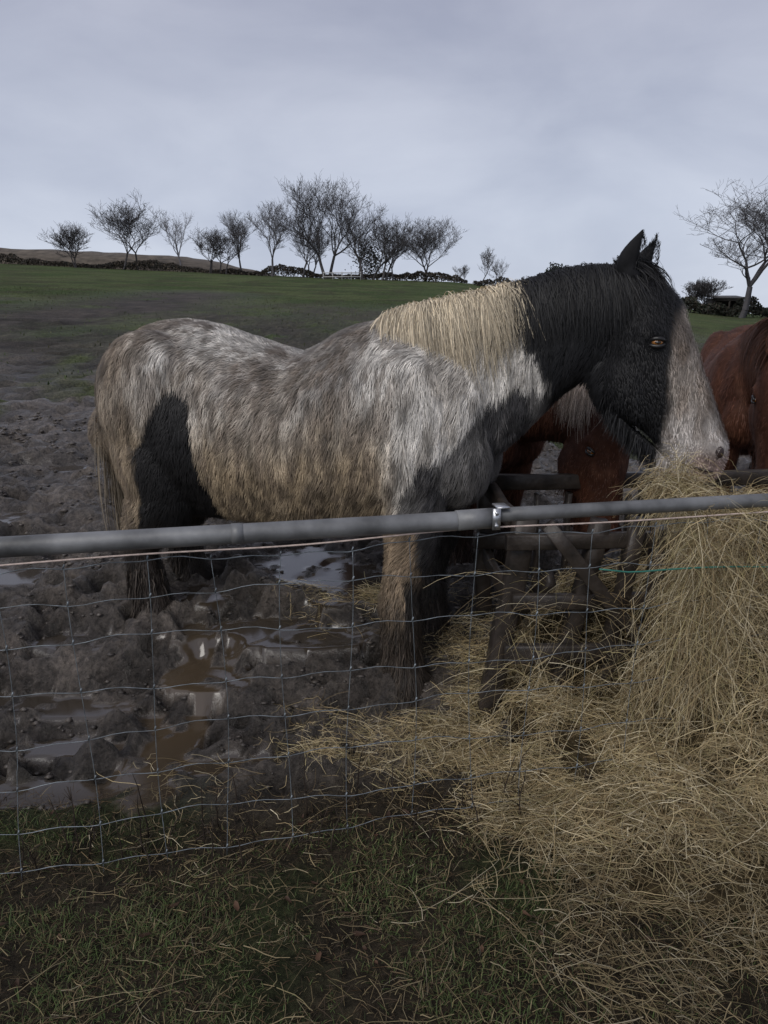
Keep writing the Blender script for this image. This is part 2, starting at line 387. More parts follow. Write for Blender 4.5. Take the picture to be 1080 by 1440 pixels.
    for w,tilt in ((-.062,-.008),(.058,.010)):
        sh=0 if w<0 else .045
        base=np.array([.712+sh,w,1.655]); tip=np.array([.745+sh,w*1.15+tilt,1.812-(.02 if w>0 else 0)]) 
        K=10; prof=[.036,.044,.049,.051,.050,.046,.038,.028,.016,.004]
        pts=[]; sides=14
        for k in range(K):
            t=k/(K-1); c=base*(1-t)+tip*t+np.array([-.010*math.sin(t*3.1),0,0])
            for q in range(sides):
                a=2*np.pi*q/sides
                x=math.cos(a)*prof[k]*.9; y=math.sin(a)*prof[k]*.62
                if x*.75-y*.6>.0 and t>.12: x*=.45;y*=.55
                pts.append(c+np.array([x,y,0]))
        Q=[[k*sides+q,k*sides+(q+1)%sides,(k+1)*sides+(q+1)%sides,(k+1)*sides+q] for k in range(K-1) for q in range(sides)]
        pts=HT(np.array(pts)); mbE.add(pts,Q,None,coatc(pts)*.9)
    mbE.make('ears',M_hide,True,root)
    ne=1500; wv=np.where(rng.random(ne)<.5,-1,1); t=rng.random(ne); aa=rng.uniform(0,6.28,ne); rr=.040*np.sin(np.clip(t*.8+.25,0,1)*np.pi)**.6
    b=np.stack([.712+.033*t+.045*(wv>0)+np.cos(aa)*rr*.8,wv*.061+np.sin(aa)*rr*.5,1.655+.145*t],1)
    dv=nrm(np.array([.1,0,1])+rng.normal(0,.3,(ne,3))); ln=rng.uniform(.008,.020,ne)
    b=HT(b); 
    PP=b[:,None,:]+dv[:,None,:]*(ln[:,None]*np.linspace(0,1,3)[None])[...,None]
    Vr,Fr=ribbons(PP,nrm(rng.normal(0,1,(ne,3))),rng.uniform(.0015,.003,ne),.9)
    mk('ear_hair',Vr,Fr,M_fur,np.repeat(coatc(b)*rng.uniform(.5,1.3,ne)[:,None],6,axis=0),None,True,root)
    # eyes
    def sph(mb2,c,r):
        u=np.linspace(0,np.pi,11); v=np.linspace(0,2*np.pi,17)[:-1]
        P2=np.array([[c[0]+r[0]*math.sin(a)*math.cos(b),c[1]+r[1]*math.sin(a)*math.sin(b),c[2]+r[2]*math.cos(a)] for a in u for b in v])
        Q=[[a*16+b,a*16+(b+1)%16,(a+1)*16+(b+1)%16,(a+1)*16+b] for a in range(10) for b in range(16)]
        mb2.add(HT(P2),Q)
    e1,e2,e3,e4=MB(),MB(),MB(),MB()
    for w in (-1,1):
        sph(e1,(.818,w*.110,1.452),(.021,.018,.0135)); sph(e2,(.820,w*.1205,1.452),(.012,.009,.0065))
        for k,(dz,rr) in enumerate(((.012,.006),(-.013,.005))):
            aa=np.linspace(-1.25,1.25,9)
            pts=np.array([[.818+.027*math.sin(a),w*(.113+.010*math.cos(a)),1.452+(dz*math.cos(a)*1.05)] for a in aa])
            e3.tube(HT(pts),np.array([.003,.005,.007,.008,.008,.008,.007,.005,.003]),8)
        sph(e4,(1.052,w*.073,1.085),(.017,.012,.022))
        pts=np.array([[.94+.02*k,w*(.060+.004*k),1.035-.004*k] for k in range(6)]); e4.tube(HT(pts),.005,6)
    e1.make('eyes',M_eye,True,root);e2.make('pupils',M_pupil,True,root);e3.make('eyelids',M_blackwet,True,root);e4.make('nostrils_and_mouth',M_nostril,True,root)
    # mane
    NR=np.array(interp_rings(neck,8))[:,:4]
    nm=11000 if mainhorse else 3500
    t=rng.uniform(.08,.985,nm)*(len(NR)-1); i0=np.minimum(t.astype(int),len(NR)-2); f=(t-i0)[:,None]
    R=NR[i0]*(1-f)+NR[i0+1]*f; Tn=nrm(NR[i0+1][:,:2]-NR[i0][:,:2])
    side=np.where(rng.random(nm)<.85,-1,1)
    K=10; end=np.radians(rng.uniform(26,92,nm))*manelen
    lk=fbm(t*2.3,t*0+1,seed=99,o=3); end=end*(.62+.85*lk)
    PP=np.zeros((nm,K,3))
    j1=rng.normal(0,.022,nm)+ (fbm(t*5,t*0+3,seed=98,o=2)-.5)*.16; lift=rng.uniform(1.01,1.09,nm)
    for k in range(K):
        q=k/(K-1); th=end*q
        pr=np.stack([-Tn[:,1],Tn[:,0]],1)
        c_,s2=np.cos(th),np.sin(th)
        li=1+(lift-1)*(.25+.9*np.sin(min(q*1.4,1)*1.57))
        PP[:,k,0]=R[:,0]+pr[:,0]*R[:,2]*c_*li+ Tn[:,0]*j1*q*1.5
        PP[:,k,2]=R[:,1]+pr[:,1]*R[:,2]*c_*li+ Tn[:,1]*j1*q*1.5 -.05*q*q*(R[:,2]/.25)
        PP[:,k,0]-= pr[:,0]*R[:,2]*(c_-1)*.8
        PP[:,k,1]=side*(R[:,3]*s2*1.0*li+.012+.006*q)
    PP+=np.cumsum(rng.normal(0,.0026,PP.shape),axis=1)
    wd=np.tile(np.array([.97,0,.25]),(nm,1))+rng.normal(0,.3,(nm,3)); wd=nrm(wd)
    Vr,Fr=ribbons(PP,wd,rng.uniform(.0016,.0042,nm),.75)
    mc=mane(PP[:,0,:])*(rng.uniform(.5,1.35,nm)*(.35+1.3*fbm(t*14,t*0,seed=101,o=2)))[:,None]
    mcr=np.repeat(mc,K*2,axis=0)*np.tile(np.repeat(np.linspace(1.08,.78,K),2),nm)[:,None]
    mk('mane',Vr,Fr,M_fur,mcr,None,True,root)
    # forelock
    nf=900; K=6
    b0=np.array([.70,0,1.72])+rng.normal(0,1,(nf,3))*np.array([.02,.025,.008]); q=np.linspace(0,1,K)[None,:,None]
    ln=rng.uniform(.10,.22,nf)[:,None,None]
    dirv=nrm(np.array([.72,0,-1.0])+rng.normal(0,1,(nf,3))*np.array([.10,.25,.1]))[:,None,:]
    PP=b0[:,None,:]+dirv*ln*q+np.array([.035,0,.012])*np.sin(q*3.1)
    PP=HT(PP).reshape(nf,K,3)
    Vr,Fr=ribbons(PP,nrm(rng.normal(0,1,(nf,3))),rng.uniform(.002,.0045,nf),.8)
    fc=mane(np.tile(np.array([[poll[0],0,poll[1]]]),(nf,1)))*rng.uniform(.5,1.4,nf)[:,None]
    mk('forelock',Vr,Fr,M_fur,np.repeat(fc,K*2,axis=0),None,True,root)
    # beard under jaw
    nb=2200; t=rng.random(nb)
    jp=np.array([[.66,1.27],[.70,1.19],[.77,1.12],[.84,1.065],[.89,1.02]])
    b=np.stack([np.interp(t*4,range(5),jp[:,0]),rng.normal(0,.035,nb),np.interp(t*4,range(5),jp[:,1])+.02],1)
    b=HT(b); ln=rng.uniform(.04,.10,nb)
    dv=nrm(np.array([-.1,0,-1])+rng.normal(0,.16,(nb,3)))
    PP=b[:,None,:]+dv[:,None,:]*(ln[:,None]*np.linspace(0,1,4)[None])[...,None]
    Vr,Fr=ribbons(PP,nrm(np.array([1,0,.1])+rng.normal(0,.3,(nb,3))),rng.uniform(.002,.005,nb),.9)
    mk('beard',Vr,Fr,M_fur,np.repeat(coatc(b)*rng.uniform(.4,1.3,nb)[:,None],8,axis=0),None,True,root)
    # feathering on lower legs
    n4=9000 if mainhorse else 1200
    Ls=legs(); li_=rng.integers(0,4,n4); PP=np.zeros((n4,5,3)); fcol=np.zeros((n4,3))
    for q in range(4):
        k=np.where(li_==q)[0]; R=np.array(Ls[q])
        zt=rng.uniform(.06,.36,len(k)) + (.12 if q>1 else 0)
        zz=R[::-1,1]; s_c=np.interp(zt,zz,R[::-1,0]); rr=np.interp(zt,zz,R[::-1,2])
        th=rng.uniform(0,2*np.pi,len(k))
        p0=np.stack([s_c+np.cos(th)*rr,R[3,4]+np.sin(th)*rr,zt],1)
        out=np.stack([np.cos(th)*1.0-.15,np.sin(th),0*th],1)
        ln=rng.uniform(.05,.13,len(k)); fl=.12+.55*sm(.25,.10,zt-(.12 if q>1 else 0))
        for m_ in range(5):
            f=m_/4
            PP[k,m_]=p0+out*(ln*fl*f)[:,None]+np.array([0,0,-1])*(ln*f)[:,None]
        fcol[k]=feather(p0,q)
    PP+=np.cumsum(rng.normal(0,.0035,PP.shape),axis=1)
    PP[:,:,2]=np.maximum(PP[:,:,2],.0)
    Vr,Fr=ribbons(PP,nrm(rng.normal(0,1,(n4,3))*np.array([1,1,.3])),rng.uniform(.003,.007,n4),.8)
    mk('leg_feathering',Vr,Fr,M_fur,np.repeat(fcol*rng.uniform(.35,1.9,n4)[:,None],10,axis=0),None,True,root)
    # tail
    nt_=3000; K=8; q=np.linspace(0,1,K)
    b=np.array([-1.38,.02,1.33])+rng.normal(0,1,(nt_,3))*np.array([.02,.03,.03])
    ln=rng.uniform(.45,.80,nt_); sp=rng.normal(0,.085,nt_); sp2=rng.normal(0,.030,nt_)
    PP=np.zeros((nt_,K,3))
    for k in range(K):
        f=q[k]
        PP[:,k,0]=b[:,0]-.055*math.sin(min(f*2.6,1.57))+.09*f+sp2*f
        PP[:,k,1]=b[:,1]+sp*math.sin(f*1.57)
        PP[:,k,2]=b[:,2]-ln*f**1.1
    PP+=np.cumsum(rng.normal(0,.003,PP.shape),axis=1)
    Vr,Fr=ribbons(PP,nrm(rng.normal(0,1,(nt_,3))*np.array([1,1,.2])),rng.uniform(.003,.007,nt_),.7)
    mk('tail',Vr,Fr,M_fur,np.repeat(np.array(tailcol)*rng.uniform(.45,1.35,nt_)[:,None],K*2,axis=0),None,True,root)
    return root
def mixc(c,k,t): return c*(1-t[:,None])+np.array(k)*t[:,None]
def coat_main(P,hs,hz):
    s,w,z=P[:,0],P[:,1],P[:,2]
    n1=fbm(s*3.5,w*3.5,z*3.5,seed=201); n2=fbm(s*14,w*14,z*6,seed=202); n3=fbm(s*44,w*44,z*12,seed=203,o=2)
    c=np.tile(np.array([.68,.645,.59]),(len(P),1))
    c=mixc(c,[.27,.225,.175],sm(.36,.60,n1)*.8*sm(-.08,-.3,s))
    c=mixc(c,[.17,.14,.115],sm(.48,.66,n2)*.7*sm(-.05,-.35,s))
    c=mixc(c,[.20,.18,.16],np.exp(-((s+.30)/.11)**2)*sm(.95,1.15,z)*.75)
    c=mixc(c,[.40,.305,.19],sm(1.28,.92,z+.3*(n1-.5))*sm(.02,-.15,s)*.90)
    c=mixc(c,[.28,.22,.155],sm(-.98,-1.22,s)*.8)
    c=mixc(c,[.50,.39,.25],sm(.9,.72,z)*sm(-.03,-.15,s)*(s>-1.0)*.6)
    c=mixc(c,[.15,.115,.085],sm(.46,.58,n3)*.62*sm(.1,-.1,s))
    c=mixc(c,[.66,.63,.58],sm(.5,.6,fbm(s*9,w*9,z*4,seed=207))*sm(1.22,1.4,z)*sm(-1.1,-.9,s)*sm(-.35,-.5,s)*.65)
    c=mixc(c,[.32,.28,.23],sm(.52,.66,n2)*.6*sm(-.1,.1,s))
    e=(n2-.5)*.12+(n3-.5)*.06
    zc=np.array([.55,.72,.85,1.0,1.15,1.23,1.28]); lf=np.array([-1.20,-1.15,-1.15,-1.14,-1.07,-1.01,-.96]); rt=np.array([-.80,-.80,-.80,-.82,-.84,-.86,-.93])
    L_,R_=np.interp(z,zc,lf),np.interp(z,zc,rt)
    ins=sm(0,.02,s-L_+e*.5)*sm(0,.02,R_-s+e*.5)*(z<1.28+e)*(w<.1)
    c=mixc(c,[.014,.013,.013],ins)
    xs_=np.array([-.04,-.02,.02,.10,.17,.23,.36,.50,.60]); zs_=np.array([.80,.92,1.0,1.04,1.09,1.22,1.30,1.30,1.30])
    f=np.interp(s,xs_,zs_); ch=sm(-.01,.02,f-z+e*.6)*sm(-.06,-.03,s+e*.4)*(z>.5)
    c=mixc(c,[.050,.048,.049],ch*(.85+.15*(n2>.5)))
    c=mixc(c,[.17,.16,.155],ch*sm(.54,.66,n3)*.5)
    b=np.interp(z,[1.2,1.33,1.45,1.7],[.47,.455,.375,.365])
    bk=sm(-.012,.012,s-b+e*.5)
    c=mixc(c,[.013,.013,.0145],bk)
    bl=sm(-.012,.02,hs-np.interp(hz,[1.0,1.06,1.15,1.25,1.36,1.55,1.62],[.845,.85,.860,.875,.856,.872,.92])+e*.4)*(hz<1.60)*(s>.6)
    bc=mixc(np.tile(np.array([.46,.40,.345]),(len(P),1)),[.66,.61,.57],sm(1.30,1.12,hz))
    bc=mixc(bc,[.13,.10,.08],sm(.45,.60,n2)*.7*(hz>1.12)); bc=mixc(bc,[.20,.15,.11],sm(.45,.6,n3)*.5*(hz>1.12))
    bc=mixc(bc,[.48,.34,.29],sm(1.12,1.04,hz)*sm(.94,.99,hs)*.85)
    c=c*(1-bl[:,None])+bc*bl[:,None]
    fl=(z<.80)&(s>-.4)&(w<0)&(z>.0)
    c=np.where((fl&(s<.04)&(z<.78))[:,None],np.array([.30,.225,.15])*(.35+1.2*n2[:,None]),c)
    c=np.where(((z<.75)&(s>-.4)&((w>0)))[:,None],np.array([.030,.026,.023])*np.ones((len(P),1)),c)
    c=mixc(c,[.040,.035,.031],sm(.66,.50,z)*(s>-.4)*(s>-.02)*(w<0))
    c=mixc(c,[.050,.039,.030],sm(.52,.34,z+e)*(s>-.4)*(w<0)*.94)
    c=mixc(c,[.040,.031,.025],sm(.76,.62,z+e)*(s<-.6)*(s>-1.22)*.95)
    c=mixc(c,[.040,.031,.025],sm(.66,.55,z+e)*(s<-.6))
    return np.clip(c,.004,1)
def mane_main(P):
    s=P[:,0]; k=sm(.30,.345,s+ .02*np.sin(P[:,1]*300))
    return mixc(np.tile(np.array([.68,.58,.42]),(len(P),1)),[.013,.013,.014],k)
def feather_main(p,q):
    b=np.array([.056,.044,.034]) if q==0 else np.array([.044,.035,.028])
    return np.tile(b,(len(p),1))
yawm=-math.radians(18)
make_horse('piebald_horse',(.17,2.92,0.0),yawm,1,coat_main,mane=mane_main,feather=feather_main,nfur=195000,mainhorse=True,tailcol=(.22,.18,.13))
def brown_coat(white=False):
    def f(P,hs,hz):
        s,w,z=P[:,0],P[:,1],P[:,2]
        n1=fbm(s*4,w*4,z*4,seed=301); n2=fbm(s*16,w*16,z*8,seed=302)
        c=np.tile(np.array([.15,.058,.032]),(len(P),1))
        c=mixc(c,[.085,.032,.019],sm(.4,.65,n1)*.8)
        c=mixc(c,[.22,.10,.06],sm(.55,.7,n2)*.4)
        if white:
            c=mixc(c,[.55,.46,.38],sm(-.03,-.08,w+.08*(n1-.5))*sm(.20,.12,s)*sm(.7,.8,z))
        c=mixc(c,[.055,.025,.016],sm(1.25,1.0,hz)*(s>.3)*.6)
        c=mixc(c,[.05,.03,.022],sm(.6,.4,z))
        return c
    return f
LOWNECK=[(-.12,1.18,.30,.19),(.08,1.22,.28,.17),(.28,1.24,.25,.15),(.46,1.23,.215,.13),(.60,1.20,.185,.11),(.70,1.17,.155,.095)]
make_horse('chestnut_horse',(.54,3.70,.10),math.atan2(-.82,.57),.86,brown_coat(True),neck=LOWNECK,headrot=-math.radians(24),poll=(.76,1.20),nfur=30000,
   mane=lambda P:np.where(P[:,0:1]>.58,np.array([[.60,.50,.42]]),np.array([[.17,.07,.04]])),feather=lambda p,q:np.tile(np.array([.05,.035,.025]),(len(p),1)),tailcol=(.15,.08,.05))
NB=[(-.12,1.20,.31,.19),(.08,1.27,.29,.16),(.28,1.34,.235,.135),(.46,1.36,.20,.12),(.60,1.34,.175,.105),(.70,1.31,.155,.095)]
make_horse('chestnut_horse',(2.06,4.10,.10),math.atan2(-.937,-.35),.90,brown_coat(False),neck=NB,headrot=-math.radians(22),poll=(.72,1.34),nfur=26000,
   mane=lambda P:np.tile(np.array([.11,.045,.025]),(len(P),1)),feather=lambda p,q:np.tile(np.array([.05,.035,.025]),(len(p),1)),tailcol=(.10,.04,.025))
# ------------------------------------------------------------ fence
def fy(x): return 1.952+.195*x
M_galv=mat_basic('galvanised_pipe',(.21,.213,.215),rough=.5,spec=.5,metal=.25,noise=(7,.3,1.4),bump=(60,.35,.002))
M_steel=mat_basic('clamp_steel',(.55,.56,.58),rough=.35,metal=.8,noise=(30,.7,1.1))
M_wire=mat_basic('galvanised_wire',(.24,.27,.29),rough=.45,metal=.4,noise=(25,.4,1.3))
M_rope=mat_basic('electric_rope',(.62,.50,.44),rough=.7,noise=(60,.7,1.1))
M_green=mat_basic('green_wire',(.03,.17,.13),rough=.5)
fence=empty('wire_fence',(0,1.95,0))
def chld(o): 
    o.parent=fence; o.location=(0,-1.95,0); return o
def railz(x): return .996+.004*math.sin(x*1.3)
mb=MB()
xx=np.linspace(-3.4,.30,24); mb.tube([(x,fy(x),railz(x)-.006) for x in xx],.0265,18)
chld(mb.make('rail',M_galv,True))
mb=MB(); xx=np.linspace(.24,3.6,18); mb.tube([(x,fy(x),railz(x)+.004) for x in xx],.0205,18)
mb.tube([(.20,fy(.20),.992),(.31,fy(.31),.994)],.0285,18)
mb.tube([(-.40,fy(-.40),railz(-.4)-.006),(-.37,fy(-.37),railz(-.37)-.006)],.0280,18)
chld(mb.make('rail_extension',M_galv,True))
mb=MB()
R=np.array([[math.cos(.19),-math.sin(.19),0],[math.sin(.19),math.cos(.19),0],[0,0,1]])
mb.box((.31,fy(.31)-.030,.998),(.022,.006,.06),R); mb.box((.325,fy(.31)-.003,1.029),(.035,.05,.005),R)
for dz in (-.018,.018): mb.tube([(.31,fy(.31)-.029,.998+dz),(.31,fy(.31)-.039,.998+dz)],.006,6)
chld(mb.make('clamp',M_steel))
mb=MB()
hz_=[.93,.82,.70,.57,.44,.30,.17,.06]
def wob(x,k): return .012*math.sin(x*2.1+k*1.7)+.006*math.sin(x*7.3+k*2.9)+.003*math.sin(x*19+k)
vx=np.arange(-3.3,3.5,.178)
def wy(x,z,k=0): return fy(x)+.012+.035*math.sin(x*1.7+z*3)*(1-z)+.006*math.sin(x*9+k)
for k,z in enumerate(hz_):
    xx=np.linspace(-3.3,3.5,190)
    pts=[]
    for x in xx:
        ph=abs((x+3.3)/.178%1-.5)
        pts.append((x,wy(x,z),z+wob(x,k)-.02*math.exp(-((x-.6)/.8)**2)*(z<.6)+.004*math.cos(ph*6.28)))
    mb.tube(pts,.00115 if k else .0015,5)
for j,x0 in enumerate(vx):
    pts=[]
    for z in np.linspace(.93,.03,26):
        x=x0+.012*math.sin(z*5+j*2.3)+.010*math.sin(j*5.1)*(1-z)
        kz=int(np.argmin([abs(z-h) for h in hz_]))
        pts.append((x,wy(x,z)-.001,z+wob(x,kz)))
    mb.tube(pts,.0010,5)
    for k,z in enumerate(hz_):
        x=x0+.012*math.sin(z*5+j*2.3)+.010*math.sin(j*5.1)*(1-z)
        zz=z+wob(x,k)-.02*math.exp(-((x-.6)/.8)**2)*(z<.6)+.004
        mb.tube([(x-.002,wy(x,z)-.001,zz-.006),(x+.002,wy(x,z)-.001,zz+.006)],.0025,5)
chld(mb.make('wire_mesh',M_wire,True))
mb=MB()
xx=np.linspace(-3.3,3.4,120)
mb.tube([(x,fy(x)-.012+.004*math.sin(x*9),.952+.018*math.sin(x*1.2+.5)+.004*math.sin(x*6)) for x in xx],.0026,6)
chld(mb.make('electric_rope',M_rope,True))
mb=MB(); xx=np.linspace(.62,3.2,60)
mb.tube([(x,fy(x)-.04,.80+.02*math.cos((x-.9)*2.6)-.02*math.exp(-((x-1.4)/.3)**2)+(.05*max(0,.72-x)*4)) for x in xx],.0026,6)
chld(mb.make('green_wire',M_green,True))
# ------------------------------------------------------------ wooden hay rack
M_wood=mat_basic('wet_dark_timber',(.034,.027,.022),rough=.45,spec=.45,noise=(14,.5,1.7),bump=(45,.5,.006))
rack=empty('wooden_hay_rack',(1.1,2.75,0))
def beam(mb,a,b,wd,th,n=7,jit=.004):
    a=np.array(a,float);b=np.array(b,float); d=(b-a)/np.linalg.norm(b-a)
    up=np.array([0,0,1.]) if abs(d[2])<.8 else np.array([0,1.,0])
    s=np.cross(d,up); s/=np.linalg.norm(s); u=np.cross(s,d)
    V=[]
    bv=.18
    for k in range(n):
        c=a+(b-a)*k/(n-1)+rng.normal(0,jit,3)
        for (p,q) in ((-1,-1+bv),(-1+bv,-1),(1-bv,-1),(1,-1+bv),(1,1-bv),(1-bv,1),(-1+bv,1),(-1,1-bv)):
            V.append(c+s*p*th/2+u*q*wd/2)
    i=np.arange(8);j=(i+1)%8
    Q=np.concatenate([np.stack([k*8+i,k*8+j,(k+1)*8+j,(k+1)*8+i],1) for k in range(n-1)])
    V=V+[a,b]; T=np.concatenate([np.stack([j,i,np.full(8,n*8)],1),np.stack([(n-1)*8+i,(n-1)*8+j,np.full(8,n*8+1)],1)])
    mb.add(np.array(V),Q,T)
mb=MB()
beam(mb,(.38,2.60,-.05),(.505,2.55,.86),.085,.075)
beam(mb,(.62,2.60,-.05),(.76,2.54,.84),.07,.06)
beam(mb,(.80,2.58,-.05),(.90,2.52,.84),.055,.05)
beam(mb,(1.02,2.60,-.05),(.99,2.56,.80),.07,.06)
beam(mb,(1.30,2.66,-.05),(1.42,2.62,.82),.08,.07)
beam(mb,(1.85,2.74,-.05),(1.82,2.68,.86),.085,.075)
beam(mb,(.46,3.20,-.02),(.44,3.16,.88),.08,.07)
beam(mb,(1.15,3.24,-.02),(1.17,3.2,.88),.08,.07)
beam(mb,(1.85,3.30,-.02),(1.87,3.26,.88),.08,.07)
posts=mb.make('posts',M_wood,False); posts.parent=rack; posts.location=(-1.1,-2.75,0)
mb=MB()
beam(mb,(.40,3.11,.845),(1.95,3.21,.85),.065,.035)
beam(mb,(.40,3.11,.58),(1.95,3.21,.58),.065,.035)
beam(mb,(.44,2.50,.77),(1.92,2.60,.76),.055,.035)
beam(mb,(.46,2.505,.55),(1.90,2.61,.53),.055,.035)
beam(mb,(.44,2.51,.34),(1.90,2.62,.32),.07,.035)
beam(mb,(.455,2.58,.83),(.42,3.18,.86),.07,.035)
beam(mb,(.47,2.61,.50),(.45,3.14,.52),.07,.03)
beam(mb,(.56,2.46,.84),(.98,2.47,.34),.05,.03)
beam(mb,(.50,3.1,.10),(.60,2.55,.62),.06,.03)
for q in range(5): beam(mb,(.66+q*.13,3.09,.30),(.66+q*.13,3.10,.80),.05,.02)
boards=mb.make('boards',M_wood,False); boards.parent=rack; boards.location=(-1.1,-2.75,0)
# ------------------------------------------------------------ hay
def hayH(x,y):
    n=fbm(x*3,y*3,seed=401); n2=fbm(x*9,y*9,seed=402); n3=fbm(x*18,y*18,seed=403)
    top=sm(.84,1.12,x+.14*(n-.5)-.18*sm(2.5,2.7,y))*sm(1.98,2.36,y+.20*(n2-.5))*(1-sm(2.75,3.0,y))
    main=(.60+.13*np.exp(-(((x-1.02)/.10)**2+((y-2.42)/.10)**2))+.09*sm(1.3,1.7,x)+.16*(n-.5))*top
    inner=.30*sm(.55,.80,x)*sm(2.62,2.70,y)*(1-sm(2.85,3.1,y))*(1-top)
    low=.17*sm(.30,.95,x+.25*(n-.5))*sm(1.50,2.05,y)*(1-sm(2.8,3.2,y))
    sp=.03*sm(.05,.4,x+.3*(n-.5)+.15*sm(1.8,2.3,y)*(y<2.8))*(1-sm(2.9,3.3,y))
    return main+inner+low*(.4+1.1*n)+sp*n2+.12*(n2-.5)*top+.07*(n3-.5)*top
hx=np.arange(-.1,2.6,.02); hy=np.arange(1.2,3.3,.02); HX,HY=np.meshgrid(hx,hy)
H=hayH(HX,HY); HZ=gz(HX,HY)+H-.030
i=(np.arange(len(hy)-1)[:,None]*len(hx)+np.arange(len(hx)-1)[None]).ravel()
Fh=np.stack([i,i+1,i+len(hx)+1,i+len(hx)],1)
keep=H.ravel()[Fh].max(1)>.045; Fh=Fh[keep]
M_haycore=mat_basic('hay_core',(.045,.034,.018),rough=.9,spec=.1,noise=(35,.3,2.0),bump=(60,.8,.02))
mk('hay_pile',np.stack([HX,HY,HZ],-1),Fh,M_haycore,smooth=True)
M_hay=mat_basic('hay_strands',rough=.65,spec=.3,vcol=True)
def haydens(x,y):
    n=fbm(x*2.2,y*2.2,seed=411); n2=fbm(x*6,y*6,seed=412)
    d=sm(.02,.58,x+.55*(n-.5)+.36*sm(1.95,2.35,y)*(1-sm(2.55,2.8,y)))*(.24+.76*sm(1.45,2.0,y+.3*(n-.5)))
    d=d*(1-sm(2.9,3.3,y))
    tongue=np.exp(-(((x+.08)/.26)**2+((y-2.30+.1*x)/.075)**2))*.75+np.exp(-(((x+.02)/.25)**2+((y-3.25)/.12)**2))*.6
    d=np.maximum(d,tongue)
    d=d*sm(.30,.60,n2)*1.4
    d=np.maximum(d,.030*(y<2.3)*(x>-.9))
    return d
PAL=np.array([[.49,.385,.21],[.57,.475,.29],[.34,.255,.135],[.38,.32,.16],[.20,.14,.07],[.70,.61,.42]])
def hay(N,K,lenr,wr):
    x=rng.uniform(-1.2,2.5,N*6); y=rng.uniform(1.15,3.35,N*6)
    e=.03
    gxs=(hayH(x+e,y)-hayH(x-e,y))/(2*e); gys=(hayH(x,y+e)-hayH(x,y-e))/(2*e)
    slope=np.sqrt(1+gxs**2+gys**2)
    pr=haydens(x,y)*np.minimum(slope,3.2)
    k=np.where(rng.random(len(x))<pr/1.6)[0][:N]
    x,y,gx,gy,sl=x[k],y[k],gxs[k],gys[k],slope[k]; n=len(k)
    z=gz(x,y)+hayH(x,y)
    Nn_=nrm(np.stack([-gx,-gy,np.ones(n)],1))
    az=rng.uniform(0,2*np.pi,n); T=np.stack([np.cos(az),np.sin(az),rng.normal(0,.35,n)],1)
    steep=sm(1.3,2.5,sl)
    down=np.stack([rng.normal(0,1.1,n),rng.normal(-.15,.5,n),-np.ones(n)],1)
    mixd=(rng.random(n)<.5*steep)
    T[mixd]=down[mixd]
    T=nrm(T-Nn_*np.sum(T*Nn_,1,keepdims=True)*.65)
    L=rng.uniform(*lenr,n)
    B=nrm(np.cross(Nn_,T)); curv=rng.normal(0,.28,n); curv2=np.abs(rng.normal(0,.20,n))
    P=np.zeros((n,K,3)); off=rng.uniform(-.015,.03,n)+.03*steep*rng.random(n)
    base=np.stack([x,y,z],1)
    for m_ in range(K):
        t=m_/(K-1)-.5
        P[:,m_]=base+T*(L*t)[:,None]+B*(curv*L*(t*t-.1)*1.6)[:,None]+Nn_*(off+curv2*L*(.25-t*t)*.9)[:,None]
    P+=np.cumsum(rng.normal(0,.0028,P.shape),axis=1)
    hg=gz(P[:,:,0],P[:,:,1])+.004
    P[:,:,2]=np.maximum(P[:,:,2],hg)
    W=rng.uniform(*wr,n)
    Vr,Fr=ribbons(P,nrm(np.cross(T,rng.normal(0,1,(n,3)))),W,.4)
    c=PAL[rng.choice(6,n,p=[.26,.2,.2,.14,.1,.10])]*rng.uniform(.55,1.15,n)[:,None]
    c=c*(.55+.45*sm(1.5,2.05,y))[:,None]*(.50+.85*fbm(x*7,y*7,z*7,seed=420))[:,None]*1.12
    return Vr,Fr,np.repeat(c,K*2,axis=0)
Vr,Fr,c=hay(60000,5,(.02,.12),(.0010,.0024)) 
Vr2,Fr2,c2=hay(7500,8,(.10,.30),(.0010,.0022))
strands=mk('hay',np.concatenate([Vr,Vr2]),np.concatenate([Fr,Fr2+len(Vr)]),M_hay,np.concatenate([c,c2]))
def hang(n,xf,yf,zf,lenr,dirm,spread,K=7,sag=.45):
    b=np.stack([xf(n),yf(n),zf(n)],1); L=rng.uniform(*lenr,n)
    D=nrm(np.array(dirm)+rng.normal(0,1,(n,3))*np.array(spread))
    t=np.linspace(0,1,K)
    P=b[:,None,:]+D[:,None,:]*(L[:,None]*t[None])[...,None]
    P[:,:,2]-= (L[:,None]*sag*t[None]**2)
    P+=np.cumsum(rng.normal(0,.0035,P.shape),axis=1)
    P[:,:,2]=np.maximum(P[:,:,2],gz(P[:,:,0],P[:,:,1])+.004)
    Vr,Fr=ribbons(P,nrm(rng.normal(0,1,(n,3))),rng.uniform(.0010,.0023,n),.5)
    c=PAL[rng.integers(0,6,n)]*rng.uniform(.6,1.15,n)[:,None]
    return Vr,Fr,np.repeat(c,K*2,axis=0)
parts=[]
parts.append(hang(3000,lambda n:rng.normal(1.0,.08,n),lambda n:fy(1.0)+rng.uniform(-.045,.06,n),lambda n:rng.uniform(.35,.98,n),(.05,.20),(0,-.15,-.5),(.8,.25,.7)))
parts.append(hang(1200,lambda n:rng.uniform(.90,1.7,n),lambda n:rng.uniform(2.12,2.3,n),lambda n:rng.uniform(.5,.96,n),(.06,.22),(0,-.2,-.3),(.9,.25,.8)))
parts.append(hang(700,lambda n:rng.uniform(.40,1.0,n),lambda n:rng.uniform(2.15,2.6,n),lambda n:rng.uniform(.10,.75,n)**1.4,(.06,.30),(0,-.1,-.2),(.8,.3,.6)))
